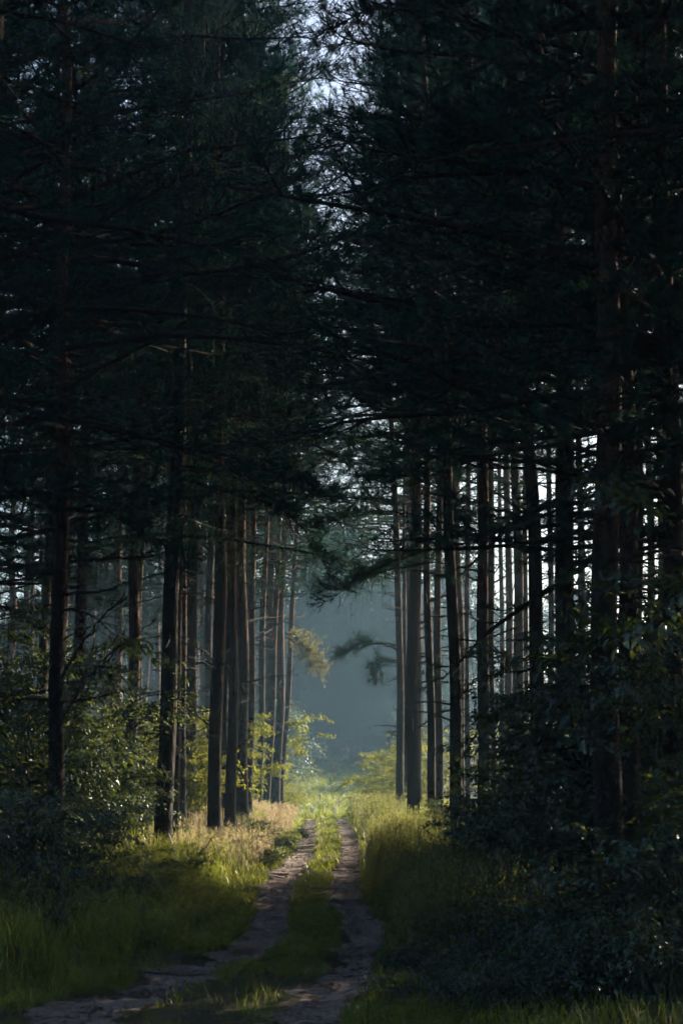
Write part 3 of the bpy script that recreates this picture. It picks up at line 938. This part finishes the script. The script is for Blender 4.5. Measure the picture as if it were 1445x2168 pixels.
for k, (px, py, h) in enumerate(LOWS):
    shrub_at("low_shrub", SH_LOW[k % 2], px, py, h, (1.0, .8)[k % 2], "low dark bramble on the near right bank below the big shrubs", "low brambles on the near right bank")
LEFT_SHRUBS = [
    (-15, 1850, 5.6, 0, "sapling cut by the left edge of the picture, topmost of the leaf mass there"),
    (20, 1880, 5.2, 1, "tall dark sapling at the left edge in front of the deep stand"),
    (45, 1850, 4.8, 0, "dark sapling beside the left edge pine, leaves catching blue light"),
    (175, 1850, 2.9, 0, "shrub filling the gap between the left edge pine and the spruce"),
    (245, 1840, 2.2, 2, "rounded shrub left of the brush of dead branches"),
    (40, 1940, 2.2, 2, "low shrub in the bottom left shade"),
    (170, 1915, 1.7, 2, "small shrub at the foot of the left edge pine"),
    (285, 1800, 1.8, 2, "shrub behind the spruce's dead branches"),
]
for px, py, h, v, lab in LEFT_SHRUBS:
    shrub_at("leafy_shrub", SH_BIG[v], px, py, h, (3.4, 3.8, 2.6)[v], lab, "dark shrubs in the left stand")
for k, (px, py, h) in enumerate([(40, 1965, .9), (115, 1950, 1.0), (200, 1950, .8), (285, 1925, .9), (340, 1895, .8), (70, 2000, .6), (235, 1980, .5), (-20, 1990, 1.0), (390, 1870, .55), (150, 1985, .55)]):
    shrub_at("low_shrub", SH_LOW[k % 2], px, py, h, (1.0, .8)[k % 2], "low dark bramble in the shade below the left edge pine", "low brambles on the near left bank")
LIT = [(420, 1765, 4.6, 0), (402, 1780, 2.8, 2), (360, 1760, 4.8, 1), (300, 1760, 5.0, 0), (255, 1770, 4.2, 2), (200, 1760, 3.8, 1), (160, 1770, 3.2, 0), (470, 1748, 4.6, 1), (430, 1735, 5.0, 0),
       (350, 1735, 5.4, 1), (280, 1735, 5.6, 0), (220, 1730, 5.4, 1), (500, 1735, 4.2, 0), (325, 1780, 3.6, 2), (400, 1745, 5.2, 0), (440, 1755, 3.4, 2), (390, 1720, 6.0, 1), (320, 1715, 6.2, 0), (250, 1715, 6.0, 1)]
for k, (px, py, h, v) in enumerate(LIT):
    shrub_at("sapling", SH_SAP[v], px, py, h, (4.5, 5.0, 3.0)[v], "backlit yellow-green sapling among the pines of the left stand", "backlit saplings in the left stand", cat="sapling")
shrub_at("sapling", SH_SAP[1], 545, 1722, 6.0, 5.0, "thin sapling with yellow-green sprays crossing the reddish slender pines", cat="sapling")
shrub_at("sapling", SH_SAP[2], 600, 1718, 2.2, 3.0, "sunny bush just behind the last leaning pine of the left row", cat="shrub", d=62)
for k, (x, y, h, v, lab) in enumerate([
    (-3.4, 67, 2.3, 2, "golden sunlit bush at the left of the dip beyond the crest"),
    (-4.5, 73, 3.4, 0, "tall sunlit bush rising left of the dip beyond the crest"),
    (-3.1, 80, 2.7, 2, "pale hazy bush on the left of the far slope"),
    (-2.9, 88, 2.3, 2, "small hazy bush by the far bend of the track"),
    (-3.3, 72, 2.2, 2, "rounded pale bush in the dip just left of the track"),
    (-5.2, 62, 3.2, 2, "bright bush behind the reddish slender pines"),
    (-3.4, 61.5, 1.5, 2, "low bright bush right behind the leaning pine's foot"),
]):
    place_shrub("sunlit_bush", SH_SAP[v], x, y, lab, "sunlit bushes beyond the crest on the left", h / (4.5, 5.0, 3.0)[v])
for k, (x, y, h, v, lab) in enumerate([
    (2.0, 66, 4.2, 0, "green bush with a spray reaching into the gap on the right"),
    (2.9, 60, 4.2, 1, "leafy bush behind the slim pine right of the gap"),
    (3.6, 66, 5.2, 0, "tall bush behind the stout pine right of the track"),
    (1.75, 63, 3.2, 2, "dense green bush crowding the right side of the gap"),
    (2.4, 70, 4.7, 1, "tall misty bush behind the dense green one right of the gap"),
    (2.7, 61.5, 3.9, 0, "bush between the slim pine and the dense green bush right of the gap"),
    (3.1, 76, 4.6, 1, "hazy tall bush on the right of the dip"),
    (1.5, 72, 2.6, 2, "hazy low bush beside the track on the right of the dip"),
    (1.5, 56.5, 1.3, 2, "grey-green rounded bush at the crest right of the track"),
    (1.9, 54, 1.5, 2, "rounded bush behind the plumed grass right of the track"),
    (5.2, 62, 5.2, 1, "bright yellow bush seen between the right pines"),
    (7.2, 60, 5.4, 0, "bright bush above the dark shrubs between the right pines"),
    (9.5, 66, 5.4, 1, "bright bush far behind the right stand"),
    (3.0, 90, 4.0, 0, "hazy bush by the far bend on the right"),
]):
    place_shrub("sunlit_bush", SH_SAP[v], x, y, lab, "bushes beyond the crest on the right", h / (4.5, 5.0, 3.0)[v])

for k, (x, y, h) in enumerate([(-2.4, 103, 1.6), (2.7, 102, 1.7), (-4.2, 107, 2.2), (4.6, 105, 2.2), (-.9, 111, 1.5), (1.9, 110, 1.6), (-6.3, 104, 2.4), (6.4, 103, 2.4)]):
    place_shrub("sunlit_bush", SH_SAP[2], x, y, "low misty bush at the top of the far slope before the wood", "misty bushes on the far slope", h / 3.0)
place_tree("broadleaf_tree", FAR[2], -3.7, 95, "small hazy blue-green tree left of the far bend", None, None, scale=0.85, cat="tree", parts=("trunk", "crown"))
FARPOS = [(30, 131), (32, 124), (37, 131), (43, 126), (50, 132), (57, 128), (64, 134), (-2.2, 128), (2.2, 127), (5, 126), (-6, 127), (-13, 118), (-9, 122), (-5.5, 118), (-2.5, 124), (.8, 120), (3.6, 123), (6.8, 119), (10, 126), (13.5, 131), (-11, 132), (-7, 134), (-3, 136), (1.5, 134), (5.5, 137), (9, 133), (-17, 126), (21, 137),
          (-22, 135), (-27, 128), (-32, 138), (-24, 110), (-30, 100), (-36, 118), (-19, 106)]
for k, (x, y) in enumerate(FARPOS):
    place_tree("broadleaf_tree", FAR[k % 2], x, y, "hazy tree in the dark wood closing the far end of the track", "hazy trees of the far wood", None, scale=rng.uniform(.72, 1.22), parts=("trunk", "crown"))

WOODS = [(-26, -30), (-18, -34), (-10, -37), (-3, -35), (4, -38), (11, -34), (18, -36), (26, -31), (33, -24), (38, -14), (42, -4), (43, 7), (-32, -22), (-36, -12), (-39, -2), (-38, 8), (-40, 18), (-37, 28),
         (-41, 38), (-38, 48), (-42, 58), (-37, 68), (-40, 80), (-34, 88)]
for k, (x, y) in enumerate(WOODS):
    place_tree("broadleaf_tree", FAR[k % 2], x, y, "broad-leaved tree of the wood that closes the forest behind and far left", "broad-leaved trees of the outer wood", None, scale=rng.uniform(.95, 1.25), parts=("trunk", "crown"))

for k, (x, y) in enumerate([(-8.5, 114), (-6, 116), (-3.2, 118), (-.8, 121), (1.8, 119), (4.2, 116), (6.5, 114), (9, 113), (-11, 112), (12, 113), (-1, 126), (3, 128)]):
    place_tree("broadleaf_tree", FAR[2], x, y, "low leafy tree along the dark foot of the far wood", "low trees along the foot of the far wood", None, scale=rng.uniform(.7, 1.05), parts=("trunk", "crown"))

# ---------------- grass
def blades(x, y, h, w, r, mb, lean=.45):
    n = len(x)
    z = zf(x, y) - .02
    P = np.stack([x, y, z], -1)
    a = r.uniform(0, 6.283, n)
    F = np.stack([np.cos(a), np.sin(a), np.zeros(n)], -1)
    S = np.stack([-np.sin(a), np.cos(a), np.zeros(n)], -1)
    bend = (lean * r.uniform(.15, 1.2, n) * h)[:, None]
    h = h[:, None]; w = np.asarray(w)[:, None]
    up = np.array([0, 0, 1.0])
    m = P + up * h * .55 + F * bend * .3
    t = P + up * h * (1 - .12 * r.rand(n)[:, None]) + F * bend
    V = np.stack([P - S * w * .5, P + S * w * .5, m - S * w * .42, m + S * w * .42, t], 1).reshape(-1, 3)
    i = np.arange(n)[:, None] * 5
    tr = np.concatenate([i + np.array([[0, 1, 3]]), i + np.array([[0, 3, 2]]), i + np.array([[2, 3, 4]])])
    mb.add(V, tr)


def scatter(n, y0, y1, x0, x1, r, power=1.6):
    u = r.rand(n)
    a = 1 - power
    y = (y0 ** a + u * (y1 ** a - y0 ** a)) ** (1 / a)
    x = r.uniform(x0, x1, n)
    return x, y


r = np.random.RandomState(99)
gm = MB()
x, y = scatter(430000, 11.0, 62, -6, 6, r, 1.3)
L, Rt = xl(y), xr(y)
inrut = lambda x, y, k: (np.abs(x - xl(y)) < wl(y) * k * (1 + .7 * (vnoise(x, y, .5) - .5))) | (np.abs(x - xr(y)) < wr(y) * k * (1 + .7 * (vnoise(x, y, .5) - .5)))
left = L - x; right = x - Rt
mid = (x > L) & (x < Rt)
clump = vnoise(x, y, .35) * .6 + vnoise(x, y, 1.1) * .4
dens = np.where(mid, .95, np.where(left > 0, np.clip(1.1 - left / 4.5, .06, 1), np.clip(1.0 - right / 3.5, .05, 1)))
dens = dens * np.where(y < 15.2, np.where(mid, .12, np.where(left > 0, .7, .7)), 1)
dens *= sstep(.22, .62, clump)
h = np.where(mid, .125, np.where(left > 0, .16 + .24 * sstep(.3, 1.6, left - wl(y) * .5), .14 + .36 * sstep(.2, 1.0, right - wr(y) * .5) * sstep(15, 22, y)))
h = h * (.3 + 1.35 * clump) * r.uniform(.45, 1.45, len(x))
keep = (r.rand(len(x)) < dens) & ~inrut(x, y, .58)
x, y, h = x[keep], y[keep], h[keep]
blades(x, y, h, (.0065 + .00018 * y) * r.uniform(.6, 1.5, len(x)), r, gm, .75)
g1 = link("grass", gm.mesh("grass", M_GRASS))
tag(g1, "short green grass between and beside the wheel ruts", "grass", kind="stuff")

gm = MB()
x, y = scatter(90000, 58, 118, -6, 7, r, 1.2)
keep = (~inrut(x, y, .3)) & (r.rand(len(x)) < np.clip(1.2 - np.abs(x - (xl(y) + xr(y)) / 2) / 6, .1, 1))
x, y = x[keep], y[keep]
blades(x, y, .38 * r.uniform(.5, 1.3, len(x)) * (.6 + .8 * vnoise(x, y, 1.2)), .006 + .0002 * y, r, gm)
g2 = link("grass", gm.mesh("far_grass", M_GRASS))
tag(g2, "hazy grass in the dip and on the slope beyond the crest", "grass", kind="stuff")


def plume_grass(x, y, h, r, mb, seeds=12, w=.004):
    """tall stems with seed heads"""
    n = len(x)
    blades(x, y, h, np.full(n, w) + .00012 * y, r, mb, .35)
    z = zf(x, y)
    a = r.uniform(0, 6.283, n)
    for k in range(seeds):
        f = (k / seeds)
        hh = h * (.72 + .3 * f)
        P = np.stack([x + np.cos(a) * h * .08 * f, y + np.sin(a) * h * .08 * f, z + hh], -1) + r.normal(size=(n, 3)) * [.014, .014, .01]
        D = unit(np.array([0, 0, 1.0]) + r.normal(size=(n, 3)) * .5)
        S = unit(np.cross(D, rnd_unit(r, n)))
        ww = (.004 + .00012 * y)[:, None]
        V = np.stack([P - S * ww, P + S * ww, P + D * .05], 1).reshape(-1, 3)
        mb.add(V, np.arange(n * 3).reshape(-1, 3))


tm = MB()
x, y = scatter(26000, 16.5, 57, .2, 5, r, 1.2)
right = x - xr(y)
c = vnoise(x, y, .9)
keep = (right > wr(y) * .6 + .12) & (right < 2.6) & (r.rand(len(x)) < sstep(.2, .6, c) * np.clip(1.1 - right / 2.8, 0, 1))
x, y, right = x[keep], y[keep], right[keep]
plume_grass(x, y, (.55 + .35 * sstep(.1, .9, right)) * r.uniform(.6, 1.2, len(x)), r, tm)
g3 = link("tall_grass", tm.mesh("tall_grass", M_STRAW))
tag(g3, "tall seeding grass along the right verge before the pines", "grass", kind="stuff")
tm = MB()
x, y = scatter(22000, 24, 57, -5.5, 0, r, 1.1)
left = xl(y) - x
c = vnoise(x + 31, y, 1.1)
keep = (left > wl(y) * .6 + .3) & (left < 3.2) & (r.rand(len(x)) < sstep(.25, .6, c) * sstep(26, 38, y))
x, y, left = x[keep], y[keep], left[keep]
plume_grass(x, y, .5 * r.uniform(.6, 1.25, len(x)), r, tm)
g4 = link("tall_grass", tm.mesh("tall_grass_left", M_PALE))
tag(g4, "pale dry grass on the sunny left verge under the pines", "grass", kind="stuff")


def clump(px, py, n, h, rad, seed, label, mat, plume=True):
    rr = np.random.RandomState(seed)
    x0, y0 = gp(px, py)
    x = x0 + rr.normal(size=n) * rad; y = y0 + rr.normal(size=n) * rad
    cm = MB()
    if plume:
        plume_grass(x, y, h * rr.uniform(.6, 1.1, n), rr, cm, 18, .006)
    else:
        blades(x, y, h * rr.uniform(.4, 1.1, n), np.full(n, .012), rr, cm, .5)
    V = np.concatenate(cm.v); V -= np.array([x0, y0, zg(x0, y0)], np.float32); cm.v = [V]
    o = link("grass_clump", cm.mesh("grass_clump", mat))
    o.location = (x0, y0, zg(x0, y0))
    return tag(o, label, "grass clump")


tm = MB()
x, y = scatter(2600, 13, 30, -5.5, 0, r, 1.2)
left = xl(y) - x
keep = (left > wl(y) * .6 + .2) & (r.rand(len(x)) < sstep(.45, .7, vnoise(x + 7, y, .8)))
x, y = x[keep], y[keep]
plume_grass(x, y, .55 * r.uniform(.5, 1.3, len(x)), r, tm, 10, .005)
g5 = link("wispy_grass", tm.mesh("wispy_grass", M_STRAW))
tag(g5, "scattered wispy seeding stems in the shaded near left grass", "grass", kind="stuff")
clump(792, 1768, 70, 1.15, .28, 1, "tuft of pale plumed grass standing above the right verge near the crest", M_STRAW)
clump(20, 2080, 60, .85, .22, 2, "clump of tall broad grass blades at the bottom left edge", M_GRASS, False)
clump(70, 2070, 40, .6, .2, 3, "shorter grass clump right of the tall blades in the bottom left", M_GRASS, False)

for k, (px, py, h, lab) in enumerate([(500, 1785, .9, "bright green weed at the foot of the dark left clump of pines"), (590, 1800, .7, "leafy weed in the dry grass of the left verge"),
                                      (640, 1770, .45, "small bright weed at the left rut's edge"), (560, 1830, .8, "darker leafy weed below the dry grass on the left verge"), (975, 1850, .9, "yellow-green weed at the foot of the leaning right pine"),
                                      (400, 1850, .6, "weed in the shade beside the brush of dead branches"), (880, 1990, .5, "low weed at the edge of the near right bank")]):
    shrub_at("weed", SH_LOW[k % 2], px, py, h, (1.0, .8)[k % 2], lab, cat="weed")


# ---------------- dead branches lying on the ground
def fallen(pts_px, r0, seed, label, lift=0.0):
    r = np.random.RandomState(seed)
    W = []
    for px, py, d in pts_px:
        W.append(at(px, py, d))
    W = np.array(W)
    s = np.linspace(0, len(W) - 1, 14)
    path = np.stack([np.interp(s, np.arange(len(W)), W[:, k]) for k in range(3)], -1)
    for _ in range(2):
        path[1:-1] = .25 * path[:-2] + .5 * path[1:-1] + .25 * path[2:]
    path[1:-1] += r.normal(size=(12, 3)) * .02
    o0 = path[0].copy(); path -= o0
    mb, tw = MB(), MB()
    mb.tube(path, np.linspace(r0, r0 * .25, 14), 6)
    for q in range(16):
        i = r.randint(2, 13)
        tp = curve_pts(path[i], unit(path[i] - path[i - 1]) + r.normal(size=3) * .8, r.uniform(.25, 1.1), 5, r, (0, 0, -.3), .5)
        tw.tube(tp, np.linspace(r0 * .35, .003, 6), 4, False)
    o = link("fallen_branch", mb.mesh("fallen_branch", M_TWIG))
    o.location = o0
    link("twigs", tw.mesh("twigs", M_TWIG), o)
    return tag(o, label, "branch", "dead branches beside the spruce")


fallen([(300, 1900, 25), (360, 1850, 25.5), (430, 1800, 26), (490, 1730, 27)], .022, 1, "long dead branch pointing up right beside the spruce")
fallen([(230, 1870, 25), (320, 1862, 25), (400, 1845, 25), (430, 1890, 24.5)], .03, 2, "arched dead branch bending down over the left grass")
fallen([(215, 1862, 24), (250, 1910, 23), (298, 1970, 21)], .018, 3, "thin pale stick leaning down left of the spruce foot")
fallen([(300, 1905, 24.5), (370, 1870, 24.5), (418, 1848, 24.5)], .04, 4, "thick grey broken branch across the spruce foot")
fallen([(180, 1800, 25), (240, 1850, 25), (300, 1890, 25)], .022, 5, "dead branch sloping down from the left shrubs to the heap")
fallen([(250, 1905, 24), (330, 1880, 24), (395, 1900, 24)], .025, 6, "dead branch lying low in front of the spruce foot")
r = np.random.RandomState(5)
for k, (px, py, a, ln, lab) in enumerate([(330, 2062, .2, 1.0, "thin dead stick lying across the left rut in the foreground"), (1120, 2120, 2.5, 1.2, "dark stick lying on the near right bank"),
                                          (735, 1905, .1, .5, "short stick lying in the right rut")]):
    x0, y0 = gp(px, py)
    s = np.linspace(-.5, .5, 9)
    X = x0 + s * ln * math.cos(a); Y = y0 + s * ln * math.sin(a) * 1.0 + r.normal(size=9) * .02
    P = np.stack([X, Y, zf(X, Y) + .03 + r.rand(9) * .02], -1)
    mb = MB(); mb.tube(P - np.array([x0, y0, zg(x0, y0)]), np.linspace(.012, .005, 9), 5)
    o = link("stick", mb.mesh("stick", M_TWIG)); o.location = (x0, y0, zg(x0, y0))
    tag(o, lab, "stick")

# ---------------- litter on the track
r = np.random.RandomState(17)
lm = MB()
x, y = scatter(16000, 11, 50, -5, 3, r, 1.5)
keep = inrut(x, y, .75) & (r.rand(len(x)) < .25 + .75 * sstep(.35, .7, vnoise(x, y, .6)))
x, y = x[keep], y[keep]
n = len(x)
P = np.stack([x, y, zf(x, y) + .022], -1)
a = r.uniform(0, 6.283, n)
D = np.stack([np.cos(a), np.sin(a), r.normal(size=n) * .15], -1)
S = np.stack([-np.sin(a), np.cos(a), r.normal(size=n) * .3], -1)
ln = (.02 + .07 * r.rand(n) ** 3)[:, None]; ww = (.006 + .012 * r.rand(n))[:, None]
V = np.stack([P - D * ln, P - S * ww + [0, 0, .012], P + D * ln, P + S * ww], 1).reshape(-1, 3)
i = np.arange(n)[:, None] * 4
lm.add(V, q=i + np.array([[0, 1, 2, 3]]))
M_LITTER = leaf_mat("litter", [(0, (0.03, 0.022, 0.016)), (0.6, (0.09, 0.06, 0.04)), (1, (0.25, 0.19, 0.13))], [(0, (0.03, 0.02, 0.01)), (1, (0.2, 0.13, 0.06))], .2, .02, .5)
o = link("leaf_litter", lm.mesh("leaf_litter", M_LITTER))
tag(o, "dead leaves, needles and bark bits scattered in the ruts", "litter", kind="stuff")

# ---------------- misty air
hz = MB()
x0, x1, y0, y1, z0, z1 = -265, 265, -55, 305, -4.0, 38.0
V = np.array([[x, y, z] for x in (x0, x1) for y in (y0, y1) for z in (z0, z1)])
hz.add(V, q=[[0, 1, 3, 2], [4, 6, 7, 5], [0, 4, 5, 1], [2, 3, 7, 6], [0, 2, 6, 4], [1, 5, 7, 3]])
m, nt, out = new_mat("haze")
pv = N(nt, "ShaderNodeVolumePrincipled", Density=0.0015, Anisotropy=0.35)
pv.inputs['Color'].default_value = (0.42, 0.72, 1.0, 1)
nt.links.new(pv.outputs[0], out.inputs['Volume'])
haze = link("haze", hz.mesh("haze", m))
tag(haze, "thin morning mist hanging in the clearing", "haze", kind="stuff")
